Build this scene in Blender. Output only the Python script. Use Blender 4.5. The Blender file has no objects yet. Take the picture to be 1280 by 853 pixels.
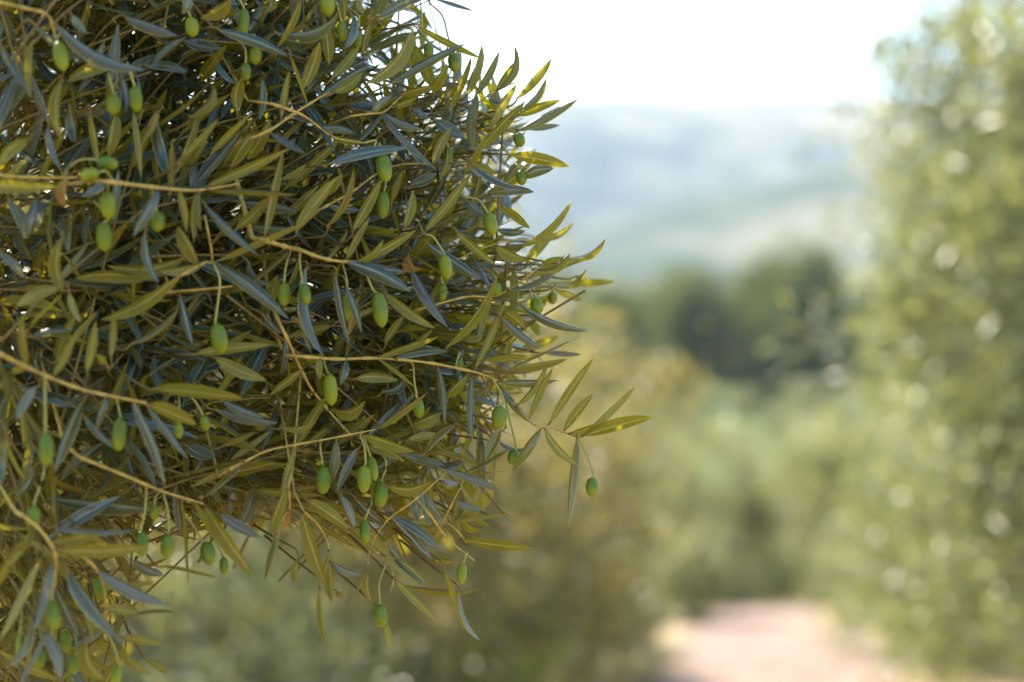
import bpy, math, random
import numpy as np
from mathutils import Vector, Matrix, Quaternion

random.seed(7)
rng = np.random.default_rng(7)
R = math.radians
NSHOOT = 2700      # leafy shoots in the bough that is in view
HAZE = 0.00015
SC = bpy.context.scene
COL = SC.collection

# ------------------------------------------------------------------ camera, sky, sun, exposure
EYE = Vector((0.0, 0.0, 1.7))
PITCH = R(1.13)
FPX = 50.0 / 23.6 * 1280.0
cam_d = bpy.data.cameras.new('camera')
cam_d.lens = 50.0
cam_d.sensor_width = 23.6
cam_d.clip_start = 0.05
cam_d.clip_end = 20000.0
cam_d.dof.use_dof = True
cam_d.dof.focus_distance = 1.79
cam_d.dof.aperture_fstop = 1.9
cam_d.dof.aperture_blades = 7
cam_d.dof.aperture_rotation = R(12)
cam = bpy.data.objects.new('camera', cam_d)
COL.objects.link(cam)
cam.location = EYE
cam.rotation_euler = (R(90) + PITCH, 0, 0)
SC.camera = cam

SUN_AZ = R(-40)       # measured from straight ahead (+Y), negative = to the left
SUN_EL = R(50)
world = bpy.data.worlds.new('World')
SC.world = world
world.use_nodes = True
wn = world.node_tree.nodes
sky = wn.new('ShaderNodeTexSky')
sky.sky_type = 'NISHITA'
sky.sun_disc = False
sky.sun_elevation = SUN_EL
sky.sun_rotation = SUN_AZ
sky.dust_density = 0.5
wn['Background'].inputs['Strength'].default_value = 0.15
world.node_tree.links.new(sky.outputs['Color'], wn['Background'].inputs['Color'])

sun_d = bpy.data.lights.new('sun', 'SUN')
sun_d.energy = 5.0
sun_d.angle = R(0.5)
sun_d.color = (1.0, 0.91, 0.74)
sun = bpy.data.objects.new('sun', sun_d)
COL.objects.link(sun)
sdir = Vector((math.sin(SUN_AZ) * math.cos(SUN_EL), math.cos(SUN_AZ) * math.cos(SUN_EL), math.sin(SUN_EL)))
sun.rotation_euler = sdir.to_track_quat('Z', 'Y').to_euler()
sun.location = sdir * 50

SC.view_settings.view_transform = 'Standard'
SC.view_settings.look = 'None'
SC.view_settings.gamma = 1.0
SC.view_settings.use_curve_mapping = False
SC.view_settings.exposure = 2.13
SC.render.engine = 'CYCLES'
SC.cycles.use_denoising = True
SC.cycles.max_bounces = 8
SC.cycles.diffuse_bounces = 5
SC.cycles.transmission_bounces = 8
SC.cycles.volume_bounces = 1
SC.cycles.sample_clamp_indirect = 6.0

# ------------------------------------------------------------------ helpers
CF = Vector((0, math.cos(PITCH), math.sin(PITCH)))
CU = Vector((0, -math.sin(PITCH), math.cos(PITCH)))


def at(px, py, depth):
    """point seen at that place of the photograph, `depth` metres away"""
    return EYE + Vector((1, 0, 0)) * ((px - 640) / FPX * depth) + CU * ((426.5 - py) / FPX * depth) + CF * depth


def link(o, parent=None):
    COL.objects.link(o)
    if parent is not None:
        o.parent = parent
    return o


def tag(o, label=None, cat=None, group=None, kind=None):
    if label: o['label'] = label
    if cat: o['category'] = cat
    if group: o['group'] = group
    if kind: o['kind'] = kind
    return o


def empty(name, loc):
    e = bpy.data.objects.new(name, None)
    e.empty_display_size = 0.2
    COL.objects.link(e)
    e.location = loc
    return e


def mesh_np(name, verts, faces, mat, smooth=True, attrs=None, uv=None):
    """faces: (n,4) or (n,3) int array"""
    me = bpy.data.meshes.new(name)
    verts = np.asarray(verts, dtype=np.float32)
    faces = np.asarray(faces, dtype=np.int32)
    n, k = faces.shape
    me.vertices.add(len(verts)); me.vertices.foreach_set('co', verts.ravel())
    me.loops.add(n * k); me.loops.foreach_set('vertex_index', faces.ravel())
    me.polygons.add(n)
    me.polygons.foreach_set('loop_start', np.arange(0, n * k, k, dtype=np.int32))
    me.polygons.foreach_set('loop_total', np.full(n, k, dtype=np.int32))
    me.polygons.foreach_set('use_smooth', np.full(n, smooth))
    me.update(calc_edges=True)
    if attrs:
        for an, av in attrs.items():
            a = me.attributes.new(an, 'FLOAT', 'POINT')
            a.data.foreach_set('value', np.asarray(av, dtype=np.float32))
    me.materials.append(mat)
    return me


class Geo:
    """collects pieces for one mesh"""
    def __init__(self):
        self.v = []; self.f = []; self.a = {}; self.n = 0

    def add(self, v, f, **attrs):
        v = np.asarray(v, dtype=np.float32).reshape(-1, 3)
        self.v.append(v); self.f.append(np.asarray(f, dtype=np.int32) + self.n)
        for k, x in attrs.items():
            self.a.setdefault(k, []).append(np.broadcast_to(np.asarray(x, dtype=np.float32), (len(v),)))
        self.n += len(v)

    def mesh(self, name, mat, smooth=True):
        return mesh_np(name, np.concatenate(self.v), np.concatenate(self.f), mat, smooth,
                       {k: np.concatenate(x) for k, x in self.a.items()})


def tube(points, radii, sides=6, jitter=0.0):
    pts = [Vector(p) for p in points]
    n = len(pts)
    vs = []
    ref = Vector((0.31, 0.2, 0.93)).normalized()
    for i, p in enumerate(pts):
        t = (pts[min(i + 1, n - 1)] - pts[max(i - 1, 0)])
        t = t.normalized() if t.length > 1e-9 else Vector((0, 0, 1))
        a = ref - t * ref.dot(t)
        a = a.normalized() if a.length > 1e-3 else t.orthogonal().normalized()
        b = t.cross(a)
        for k in range(sides):
            an = 2 * math.pi * k / sides
            r = radii[i] * (1 + jitter * (random.random() - 0.5))
            vs.append(p + a * (math.cos(an) * r) + b * (math.sin(an) * r))
    fs = []
    for i in range(n - 1):
        for k in range(sides):
            k2 = (k + 1) % sides
            fs.append((i * sides + k, i * sides + k2, (i + 1) * sides + k2, (i + 1) * sides + k))
    # closed ends (fans of degenerate quads)
    c0 = len(vs); vs.append(pts[0]); vs.append(pts[-1])
    for k in range(sides):
        k2 = (k + 1) % sides
        fs.append((c0, k2, k, c0) if False else (c0, k2, k, k))
        fs.append((c0 + 1, (n - 1) * sides + k, (n - 1) * sides + k2, (n - 1) * sides + k2))
    fs = [f for f in fs if len(set(f)) == 4]
    return np.array([tuple(v) for v in vs]), np.array(fs)


def smooth_path(pts, sub=4):
    pts = [Vector(p) for p in pts]
    if len(pts) < 3:
        return [pts[0].lerp(pts[-1], i / sub) for i in range(sub + 1)]
    out = []
    for i in range(len(pts) - 1):
        p0 = pts[max(i - 1, 0)]; p1 = pts[i]; p2 = pts[i + 1]; p3 = pts[min(i + 2, len(pts) - 1)]
        for j in range(sub):
            t = j / sub
            out.append(0.5 * ((2 * p1) + (p2 - p0) * t + (2 * p0 - 5 * p1 + 4 * p2 - p3) * t * t + (3 * p1 - p0 - 3 * p2 + p3) * t ** 3))
    out.append(pts[-1])
    return out


# ------------------------------------------------------------------ materials
class M:
    def __init__(self, name):
        self.m = bpy.data.materials.new(name)
        self.m.use_nodes = True
        self.t = self.m.node_tree
        self.t.nodes.clear()
        self.out = self.n('ShaderNodeOutputMaterial')

    def n(self, typ, **kw):
        nd = self.t.nodes.new(typ)
        for k, v in kw.items():
            if k.startswith('_'):
                setattr(nd, k[1:], v)
            else:
                nd.inputs[k.replace('__', ' ')].default_value = v
        return nd

    def l(self, a, b):
        self.t.links.new(a, b)

    def mixc(self, fac, a, b, mode='MIX'):
        nd = self.t.nodes.new('ShaderNodeMix')
        nd.data_type = 'RGBA'; nd.blend_type = mode
        for sock, val in ((nd.inputs[0], fac), (nd.inputs[6], a), (nd.inputs[7], b)):
            if hasattr(val, 'links'):
                self.l(val, sock)
            else:
                sock.default_value = val if not isinstance(val, tuple) else (*val, 1.0)[:4]
        return nd.outputs[2]

    def math(self, op, a, b=None, c=None):
        nd = self.t.nodes.new('ShaderNodeMath'); nd.operation = op
        for i, v in enumerate((a, b, c)):
            if v is None: continue
            if hasattr(v, 'links'): self.l(v, nd.inputs[i])
            else: nd.inputs[i].default_value = v
        return nd.outputs[0]

    def ramp(self, fac, stops):
        nd = self.t.nodes.new('ShaderNodeValToRGB')
        e = nd.color_ramp.elements
        e[0].position, e[0].color = stops[0][0], (*stops[0][1], 1)
        e[1].position, e[1].color = stops[-1][0], (*stops[-1][1], 1)
        for p, c in stops[1:-1]:
            x = e.new(p); x.color = (*c, 1)
        self.l(fac, nd.inputs[0])
        return nd.outputs[0]


def leaf_material(name, top_lo, top_hi, under_lo, under_hi, trans, vein=True, tw=0.4, rough=0.42, spec=0.5, top_mid=None, under_mid=None):
    m = M(name)
    tint = m.n('ShaderNodeAttribute', _attribute_name='tint')
    oi = m.n('ShaderNodeObjectInfo')
    rnd = m.math('FRACT', m.math('ADD', tint.outputs['Fac'], oi.outputs['Random']))
    rnd2 = m.math('FRACT', m.math('MULTIPLY', rnd, 7.31))
    top = m.ramp(rnd, [(0.0, top_lo), (0.55, top_mid), (1.0, top_hi)]) if top_mid else m.mixc(rnd, top_lo, top_hi)
    und = m.ramp(rnd2, [(0.0, under_lo), (0.6, under_mid), (1.0, under_hi)]) if under_mid else m.mixc(rnd2, under_lo, under_hi)
    tc = m.n('ShaderNodeTexCoord')
    nz = m.n('ShaderNodeTexNoise', Scale=60.0 if vein else 6.0, Detail=3.0)
    m.l(tc.outputs['Object'] if not vein else m.n('ShaderNodeNewGeometry').outputs['Position'], nz.inputs['Vector'])
    fac = m.math('MULTIPLY_ADD', nz.outputs['Fac'], 0.7, 0.65)
    if vein:
        va = m.n('ShaderNodeAttribute', _attribute_name='across')
        ab = m.math('ABSOLUTE', va.outputs['Fac'])
        rib = m.math('LESS_THAN', ab, 0.09)
        top = m.mixc(m.math('MULTIPLY', rib, 0.45), top, (0.30, 0.32, 0.16))
        und = m.mixc(m.math('MULTIPLY', rib, 0.5), und, (0.46, 0.42, 0.20))
        sp_ = m.n('ShaderNodeTexVoronoi', Scale=170.0)
        m.l(m.n('ShaderNodeNewGeometry').outputs['Position'], sp_.inputs['Vector'])
        spot = m.math('MULTIPLY', m.math('LESS_THAN', sp_.outputs['Distance'], 0.16), m.math('GREATER_THAN', rnd2, 0.45))
        top = m.mixc(m.math('MULTIPLY', spot, 0.55), top, (0.16, 0.13, 0.06))
        und = m.mixc(m.math('MULTIPLY', spot, 0.5), und, (0.07, 0.05, 0.02))
        rim = m.math('GREATER_THAN', ab, 0.93)
        top = m.mixc(m.math('MULTIPLY', rim, 0.5), top, (0.33, 0.33, 0.16))
    mul = m.n('ShaderNodeMix', _data_type='RGBA', _blend_type='MULTIPLY')
    cc = m.n('ShaderNodeCombineColor')
    for i in range(3): m.l(fac, cc.inputs[i])
    geo = m.n('ShaderNodeNewGeometry')
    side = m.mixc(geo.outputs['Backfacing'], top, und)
    mul.inputs[0].default_value = 1.0
    m.l(side, mul.inputs[6]); m.l(cc.outputs[0], mul.inputs[7])
    col = mul.outputs[2]
    bs = m.n('ShaderNodeBsdfPrincipled')
    m.l(col, bs.inputs['Base Color'])
    rg = m.math('MULTIPLY_ADD', geo.outputs['Backfacing'], 0.3, rough)
    m.l(rg, bs.inputs['Roughness'])
    sp = m.math('MULTIPLY_ADD', geo.outputs['Backfacing'], -0.35, spec)
    m.l(sp, bs.inputs['Specular IOR Level'])
    if vein:
        bp = m.n('ShaderNodeBump', Strength=0.25, Distance=0.0006)
        n2 = m.n('ShaderNodeTexNoise', Scale=420.0, Detail=2.0)
        m.l(geo.outputs['Position'], n2.inputs['Vector'])
        m.l(n2.outputs['Fac'], bp.inputs['Height'])
        m.l(bp.outputs['Normal'], bs.inputs['Normal'])
    tr = m.n('ShaderNodeBsdfTranslucent', Color=(*trans, 1))
    ms = m.n('ShaderNodeMixShader', Fac=tw)
    m.l(bs.outputs[0], ms.inputs[1]); m.l(tr.outputs[0], ms.inputs[2])
    m.l(ms.outputs[0], m.out.inputs['Surface'])
    return m.m


MAT = {}
MAT['leaf'] = leaf_material('olive_leaf', (0.003, 0.018, 0.018), (0.009, 0.042, 0.050), (0.115, 0.092, 0.005), (0.15, 0.150, 0.050), (0.44, 0.37, 0.003), tw=0.28, rough=0.31, spec=0.66, top_mid=(0.006, 0.030, 0.014), under_mid=(0.118, 0.112, 0.012))
MAT['fresh'] = leaf_material('fresh_leaf', (0.06, 0.09, 0.02), (0.09, 0.12, 0.03), (0.12, 0.13, 0.03), (0.17, 0.165, 0.05), (0.30, 0.29, 0.02), tw=0.42)
MAT['dry'] = leaf_material('dry_leaf', (0.20, 0.10, 0.02), (0.30, 0.16, 0.035), (0.24, 0.13, 0.03), (0.32, 0.18, 0.04), (0.4, 0.2, 0.02), tw=0.4)
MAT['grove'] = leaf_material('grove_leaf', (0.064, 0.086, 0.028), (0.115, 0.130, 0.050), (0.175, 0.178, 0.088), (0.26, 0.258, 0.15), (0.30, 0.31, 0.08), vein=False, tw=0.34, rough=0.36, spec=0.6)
MAT['gold'] = leaf_material('golden_leaf', (0.075, 0.070, 0.024), (0.11, 0.102, 0.040), (0.155, 0.138, 0.066), (0.21, 0.185, 0.095), (0.30, 0.255, 0.06), vein=False, tw=0.42, rough=0.4)
MAT['pine'] = leaf_material('pine_needle', (0.038, 0.060, 0.026), (0.12, 0.145, 0.04), (0.045, 0.065, 0.026), (0.11, 0.135, 0.04), (0.20, 0.23, 0.04), vein=False, tw=0.22, rough=0.6, spec=0.2)
MAT['weed'] = leaf_material('weed_leaf', (0.12, 0.20, 0.02), (0.17, 0.25, 0.03), (0.13, 0.2, 0.03), (0.17, 0.25, 0.04), (0.32, 0.44, 0.03), vein=False, tw=0.5)
MAT['grass'] = leaf_material('dry_grass', (0.20, 0.17, 0.08), (0.15, 0.17, 0.06), (0.21, 0.18, 0.08), (0.16, 0.17, 0.06), (0.3, 0.26, 0.09), vein=False, tw=0.35, rough=0.7, spec=0.2)


def bark_material(name, c0, c1, scale):
    m = M(name)
    tc = m.n('ShaderNodeTexCoord')
    nz = m.n('ShaderNodeTexNoise', Scale=scale, Detail=6.0, Roughness=0.65)
    mp = m.n('ShaderNodeMapping'); mp.inputs['Scale'].default_value = (1, 1, 0.35)
    m.l(tc.outputs['Object'], mp.inputs[0]); m.l(mp.outputs[0], nz.inputs['Vector'])
    c = m.ramp(nz.outputs['Fac'], [(0.3, c0), (0.7, c1)])
    bs = m.n('ShaderNodeBsdfPrincipled', Roughness=0.85)
    bs.inputs['Specular IOR Level'].default_value = 0.25
    bp = m.n('ShaderNodeBump', Strength=0.6, Distance=0.02 if scale < 30 else 0.0008)
    m.l(nz.outputs['Fac'], bp.inputs['Height']); m.l(bp.outputs[0], bs.inputs['Normal'])
    m.l(c, bs.inputs['Base Color']); m.l(bs.outputs[0], m.out.inputs['Surface'])
    return m.m


MAT['bark'] = bark_material('olive_bark', (0.07, 0.055, 0.04), (0.20, 0.17, 0.13), 14)
MAT['pine_bark'] = bark_material('pine_bark', (0.05, 0.035, 0.028), (0.13, 0.09, 0.07), 8)
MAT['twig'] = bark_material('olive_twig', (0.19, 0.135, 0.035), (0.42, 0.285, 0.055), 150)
MAT['wood'] = bark_material('shaded_twig', (0.09, 0.065, 0.018), (0.18, 0.125, 0.03), 200)  # darkened copy of the twig bark: shade of the gaps put into its colour
MAT['stalk'] = bark_material('fruit_stalk', (0.21, 0.21, 0.05), (0.31, 0.28, 0.075), 300)


def olive_material():
    m = M('olive_skin')
    tc = m.n('ShaderNodeTexCoord'); oi = m.n('ShaderNodeObjectInfo')
    c = m.mixc(oi.outputs['Random'], (0.055, 0.095, 0.002), (0.125, 0.150, 0.003))
    sep = m.n('ShaderNodeSeparateXYZ'); m.l(tc.outputs['Generated'], sep.inputs[0])
    nz = m.n('ShaderNodeTexNoise', Scale=3.0); m.l(tc.outputs['Generated'], nz.inputs['Vector'])
    tip_bounce = m.math('MULTIPLY_ADD', nz.outputs['Fac'], 0.5, m.math('MULTIPLY', sep.outputs['Z'], -1.0))  # yellower towards the hanging tip: ground bounce painted into the skin colour
    tip_bounce = m.math('MULTIPLY_ADD', tip_bounce, 0.9, 0.25)
    rm = m.n('ShaderNodeClamp'); m.l(tip_bounce, rm.inputs[0])
    c = m.mixc(rm.outputs[0], c, (0.26, 0.24, 0.008))
    vo = m.n('ShaderNodeTexVoronoi', Scale=16.0); m.l(tc.outputs['Generated'], vo.inputs['Vector'])
    dot = m.math('LESS_THAN', vo.outputs['Distance'], 0.12)
    c = m.mixc(m.math('MULTIPLY', dot, 0.45), c, (0.42, 0.46, 0.2))
    bs = m.n('ShaderNodeBsdfPrincipled', Roughness=0.46)
    bs.inputs['Specular IOR Level'].default_value = 0.24
    bs.inputs['Subsurface Weight'].default_value = 0.35
    bs.inputs['Subsurface Radius'].default_value = (0.004, 0.006, 0.001)
    bs.inputs['Subsurface Scale'].default_value = 0.6
    m.l(c, bs.inputs['Base Color']); m.l(bs.outputs[0], m.out.inputs['Surface'])
    return m.m


MAT['olive'] = olive_material()


def ground_material(name, stops, s1, s2, bump):
    m = M(name)
    geo = m.n('ShaderNodeNewGeometry')
    n1 = m.n('ShaderNodeTexNoise', Scale=s1, Detail=8.0, Roughness=0.6); m.l(geo.outputs['Position'], n1.inputs['Vector'])
    n2 = m.n('ShaderNodeTexNoise', Scale=s2, Detail=4.0); m.l(geo.outputs['Position'], n2.inputs['Vector'])
    f = m.math('ADD', m.math('MULTIPLY', n1.outputs['Fac'], 0.65), m.math('MULTIPLY', n2.outputs['Fac'], 0.35))
    c = m.ramp(f, stops)
    bs = m.n('ShaderNodeBsdfPrincipled', Roughness=0.95); bs.inputs['Specular IOR Level'].default_value = 0.1
    bp = m.n('ShaderNodeBump', Strength=0.5, Distance=bump); m.l(f, bp.inputs['Height'])
    m.l(bp.outputs[0], bs.inputs['Normal']); m.l(c, bs.inputs['Base Color'])
    m.l(bs.outputs[0], m.out.inputs['Surface'])
    return m.m


MAT['ground'] = ground_material('dry_ground', [(0.35, (0.19, 0.14, 0.075)), (0.5, (0.27, 0.20, 0.12)), (0.65, (0.22, 0.19, 0.09))], 0.6, 8.0, 0.05)
MAT['path'] = ground_material('earth_track', [(0.36, (0.12, 0.080, 0.060)), (0.5, (0.175, 0.125, 0.100)), (0.62, (0.22, 0.162, 0.135))], 2.2, 14.0, 0.05)
MAT['field'] = ground_material('green_field', [(0.35, (0.05, 0.08, 0.025)), (0.5, (0.075, 0.105, 0.035)), (0.65, (0.10, 0.12, 0.05))], 0.12, 1.2, 0.1)
MAT['hill'] = ground_material('hill_scrub', [(0.38, (0.014, 0.024, 0.016)), (0.47, (0.035, 0.05, 0.03)), (0.54, (0.10, 0.10, 0.065)), (0.66, (0.15, 0.14, 0.10))], 0.006, 0.03, 1.0)

# ------------------------------------------------------------------ ground, track, field, hills
def sstep(a, b, x):
    t = np.clip((x - a) / (b - a), 0, 1)
    return t * t * (3 - 2 * t)


def terrain(x, y):
    x = np.asarray(x, dtype=float); y = np.asarray(y, dtype=float)
    z = -3.6 * sstep(12.5, 50, y) * (1 - 0.0 * x) + 4.4 * sstep(72, 116, y) + 4.0 * sstep(130, 420, y)
    z = z + 0.05 * np.sin(x * 1.7 + y * 0.6) * np.cos(y * 0.9) * sstep(3, 8, np.abs(x - 0.4 - y * 0.09) + 2.4)
    return z


def tz(x, y):
    return float(terrain(x, y))


def grid(xs, ys, zfun, name, mat):
    X, Y = np.meshgrid(xs, ys)
    Z = zfun(X, Y)
    v = np.stack([X.ravel(), Y.ravel(), Z.ravel()], 1)
    nx, ny = len(xs), len(ys)
    i = np.arange((ny - 1) * (nx - 1)); r = i // (nx - 1); c = i % (nx - 1)
    a = r * nx + c
    f = np.stack([a, a + 1, a + nx + 1, a + nx], 1)
    return mesh_np(name, v, f, mat)


gx = np.concatenate([-np.geomspace(4000, 12, 22), np.linspace(-10, 10, 41), np.geomspace(12, 4000, 22)])
gy = np.concatenate([np.linspace(-60, -4, 12), np.linspace(-3, 60, 80), np.linspace(63, 130, 24), np.geomspace(140, 6000, 26)])
tag(link(bpy.data.objects.new('ground', grid(gx, gy, terrain, 'ground', MAT['ground']))), kind='structure')


def track_x(y):
    return 0.36 + 0.094 * y


py_ = np.concatenate([np.linspace(-30, 45, 130)])
offs = np.linspace(-1, 1, 9)
tv = []
for j, y in enumerate(py_):
    for o in offs:
        wob = 0.09 * math.sin(y * 1.3 + 2 * o) + 0.06 * math.sin(y * 3.1)
        x = track_x(y) + o * (0.72 - 0.25 * sstep(13, 18, y) + (wob if abs(o) > 0.9 else 0.0))
        tv.append((x, y, tz(x, y) + 0.012 - 0.006 * abs(o)))
n = len(offs)
tf = [(j * n + i, j * n + i + 1, (j + 1) * n + i + 1, (j + 1) * n + i) for j in range(len(py_) - 1) for i in range(n - 1)]
tag(link(bpy.data.objects.new('earth_track', mesh_np('earth_track', tv, tf, MAT['path']))), kind='structure')

fx = np.linspace(-160, 200, 60); fy = np.linspace(64, 400, 90)
tag(link(bpy.data.objects.new('green_field', grid(fx, fy, lambda X, Y: terrain(X, Y) + 0.03, 'green_field', MAT['field']))), kind='structure')


def hill(name, y0, y1, prof, rough, seed):
    r = np.random.default_rng(seed)
    xs = np.linspace(-1400, 1400, 150); ys = np.linspace(y0, y1, 60)
    ph = r.uniform(0, 6.28, 12)

    def zf(X, Y):
        t = (Y - y0) / (y1 - y0)
        up = sstep(0, 0.62, t) * (1 - 0.35 * sstep(0.62, 1.0, t))
        z = prof(X) * up
        for k in range(1, 7):
            z = z + rough / k * np.sin(X * 0.006 * k + ph[k] + 1.3 * np.sin(Y * 0.004 * k)) * np.cos(Y * 0.007 * k + ph[k + 5]) * up
        return z + 4.0
    tag(link(bpy.data.objects.new(name, grid(xs, ys, zf, name, MAT['hill']))), kind='structure')


# far ridge: flat-topped, near-level skyline; nearer spur climbing to the right
hill('far_hill', 900, 2100, lambda X: 200 + 10 * np.sin(X * 0.004 + 1.0) + 0.012 * X, 8, 3)
hill('near_hill', 420, 900, lambda X: 44 + 0.16 * np.clip(X, -300, 160) + 6 * np.sin(X * 0.012), 4, 5)

# ------------------------------------------------------------------ leaf shapes
def leaf_arrays(nseg, ncol, fold, curl, sweep, revolute=0.0, wmax=0.5, dome=0.0):
    """unit leaf: length 1 along +X, width 1 along Y, upper face +Z"""
    us = np.linspace(0, 1, nseg + 1)
    vs = np.linspace(-1, 1, ncol + 1)
    V = []; A = []
    for u in us:
        w = wmax * (math.sin(math.pi * min(1, u ** 0.88)) ** 0.66) if 0 < u < 1 else 0.0
        if u == 0: w = 0.035
        if u == 1: w = 0.012
        z0 = curl * (0.35 * u * u + 0.38 * math.sin(u * math.pi))
        y0 = sweep * 0.75 * math.sin(u * math.pi)
        for v in vs:
            z = z0 + abs(v) * w * fold - dome * w * v * v - revolute * w * max(0, abs(v) - 0.5) * 1.6
            V.append((u, y0 + v * w, z)); A.append(v)
    k = ncol + 1
    F = [(i * k + j, (i + 1) * k + j, (i + 1) * k + j + 1, i * k + j + 1) for i in range(nseg) for j in range(ncol)]
    return np.array(V), np.array(F), np.array(A)


def scatter_leaves(geo, P, D, N, L, W, shape, tint):
    """vectorised: leaf base points P, axis D, upper normal N, lengths, widths"""
    V, F, A = shape
    D = D / np.linalg.norm(D, axis=1, keepdims=True)
    N = N - D * np.sum(N * D, 1, keepdims=True)
    N = N / np.maximum(np.linalg.norm(N, axis=1, keepdims=True), 1e-6)
    S = np.cross(N, D)
    n = len(P); k = len(V)
    co = (P[:, None, :] + D[:, None, :] * (V[None, :, 0:1] * L[:, None, None])
          + S[:, None, :] * (V[None, :, 1:2] * W[:, None, None]) + N[:, None, :] * (V[None, :, 2:3] * W[:, None, None] * 1.0))
    f = (F[None] + (np.arange(n) * k)[:, None, None]).reshape(-1, F.shape[1])
    geo.add(co.reshape(-1, 3), f, tint=np.repeat(tint, k), across=np.tile(A, n))


def unit(v):
    return v / np.maximum(np.linalg.norm(v, axis=-1, keepdims=True), 1e-9)


# ------------------------------------------------------------------ trees of the grove and the pine wood
BG_LEAF = leaf_arrays(2, 2, 0.35, 0.25, 0.0)


def crown_mesh(name, mat, rad, nclump, per, leaf, spread, seed, conical=0.0, hollow=0.35, amp=1.0, boxy=0.0):
    r = np.random.default_rng(seed)
    c = unit(r.normal(size=(nclump, 3))) * (hollow + (1 - hollow) * r.random((nclump, 1)) ** 0.6)
    # uneven outline
    ph = r.uniform(0, 6.28, 6)
    bulge = 1 + amp * (0.16 * np.sin(3 * np.arctan2(c[:, 1], c[:, 0]) + ph[0]) + 0.14 * np.sin(4.0 * c[:, 2] + ph[1]) + r.normal(0, 0.07, nclump))
    c = c * bulge[:, None]
    if boxy:
        u = c / np.linalg.norm(c, axis=1, keepdims=True)
        c[:, :2] *= (1 / np.maximum(0.35, np.hypot(u[:, 0], u[:, 1]))[:, None]) ** boxy
    if conical:
        s = 1 - conical * (c[:, 2:3] * 0.5 + 0.5)
        c[:, :2] *= s
    c = c * np.array(rad)
    cs = np.repeat(r.uniform(0.55, 1.35, nclump), per)
    P = np.repeat(c, per, 0) + r.normal(size=(nclump * per, 3)) * spread * cs[:, None]
    out = unit(np.repeat(c, per, 0) / np.array(rad))
    D = out * 0.5 + r.normal(size=P.shape) * 0.7 + np.array([0, 0, -0.05])
    N = r.normal(size=P.shape) * 0.8 + np.array([0, 0, 0.7])
    n = len(P)
    g = Geo()
    scatter_leaves(g, P, unit(D), N, r.uniform(0.75, 1.25, n) * leaf[0], r.uniform(0.75, 1.25, n) * leaf[1], BG_LEAF,
                   (np.repeat(r.random(nclump), per) * 0.6 + r.random(n) * 0.4))
    return g.mesh(name, mat)


def trunk_mesh(name, mat, h, rbase, limbs, reach, top, seed):
    r = random.Random(seed)
    g = Geo()
    pts = []; rad = []
    lean = Vector((r.uniform(-.2, .2), r.uniform(-.2, .2), 0))
    for i in range(8):
        t = i / 7
        pts.append(Vector((math.sin(t * 3 + seed) * 0.06, math.cos(t * 2.4 + seed) * 0.06, -0.12 + t * (h + 0.12))) + lean * t * h * 0.4)
        rad.append(rbase * (1.55 - 0.55 * min(1, t * 3)) * (1 - 0.3 * t))
    v, f = tube(smooth_path(pts, 2), list(np.interp(np.linspace(0, 7, 15), range(8), rad)), 9, 0.22)
    g.add(v, f)
    for k in range(limbs):
        a = 2 * math.pi * (k + r.random() * .6) / limbs
        e = Vector((math.cos(a) * reach[0] * r.uniform(.5, .9), math.sin(a) * reach[1] * r.uniform(.5, .9), top * r.uniform(.55, .95)))
        s = pts[-1] - Vector((0, 0, 0.08))
        mid = s.lerp(e, .5) + Vector((r.uniform(-.15, .15), r.uniform(-.15, .15), 0.18))
        path = smooth_path([s, mid, e], 4)
        v, f = tube(path, list(np.linspace(rbase * .5, rbase * .06, len(path))), 6, 0.15)
        g.add(v, f)
    return g.mesh(name, mat)


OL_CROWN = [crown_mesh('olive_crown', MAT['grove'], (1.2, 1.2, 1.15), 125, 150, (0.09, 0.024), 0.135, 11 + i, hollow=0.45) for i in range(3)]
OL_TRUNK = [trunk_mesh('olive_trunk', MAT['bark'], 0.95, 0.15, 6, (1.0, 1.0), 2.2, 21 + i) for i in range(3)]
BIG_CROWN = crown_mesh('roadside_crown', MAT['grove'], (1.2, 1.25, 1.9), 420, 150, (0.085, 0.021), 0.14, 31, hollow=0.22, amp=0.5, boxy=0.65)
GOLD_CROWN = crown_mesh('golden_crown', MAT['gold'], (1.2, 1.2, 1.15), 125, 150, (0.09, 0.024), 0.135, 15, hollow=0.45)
BIG_TRUNK = trunk_mesh('roadside_trunk', MAT['bark'], 0.9, 0.2, 7, (0.9, 0.9), 3.2, 33)


def grove_tree(x, y, s, rot, label, group=None, v=0, crown=None, trunk=None, cz=1.10):
    t = empty('olive_tree', (x, y, tz(x, y)))
    t.scale = (s, s, s); t.rotation_euler = (0, 0, rot)
    c = link(bpy.data.objects.new('crown', crown or OL_CROWN[v % 3]), t); c.location = (0, 0, cz)
    link(bpy.data.objects.new('trunk', trunk or OL_TRUNK[v % 3]), t)
    return tag(t, label, 'tree', group)


def gx_at(px, y):
    return (px - 640) / FPX * y


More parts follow.
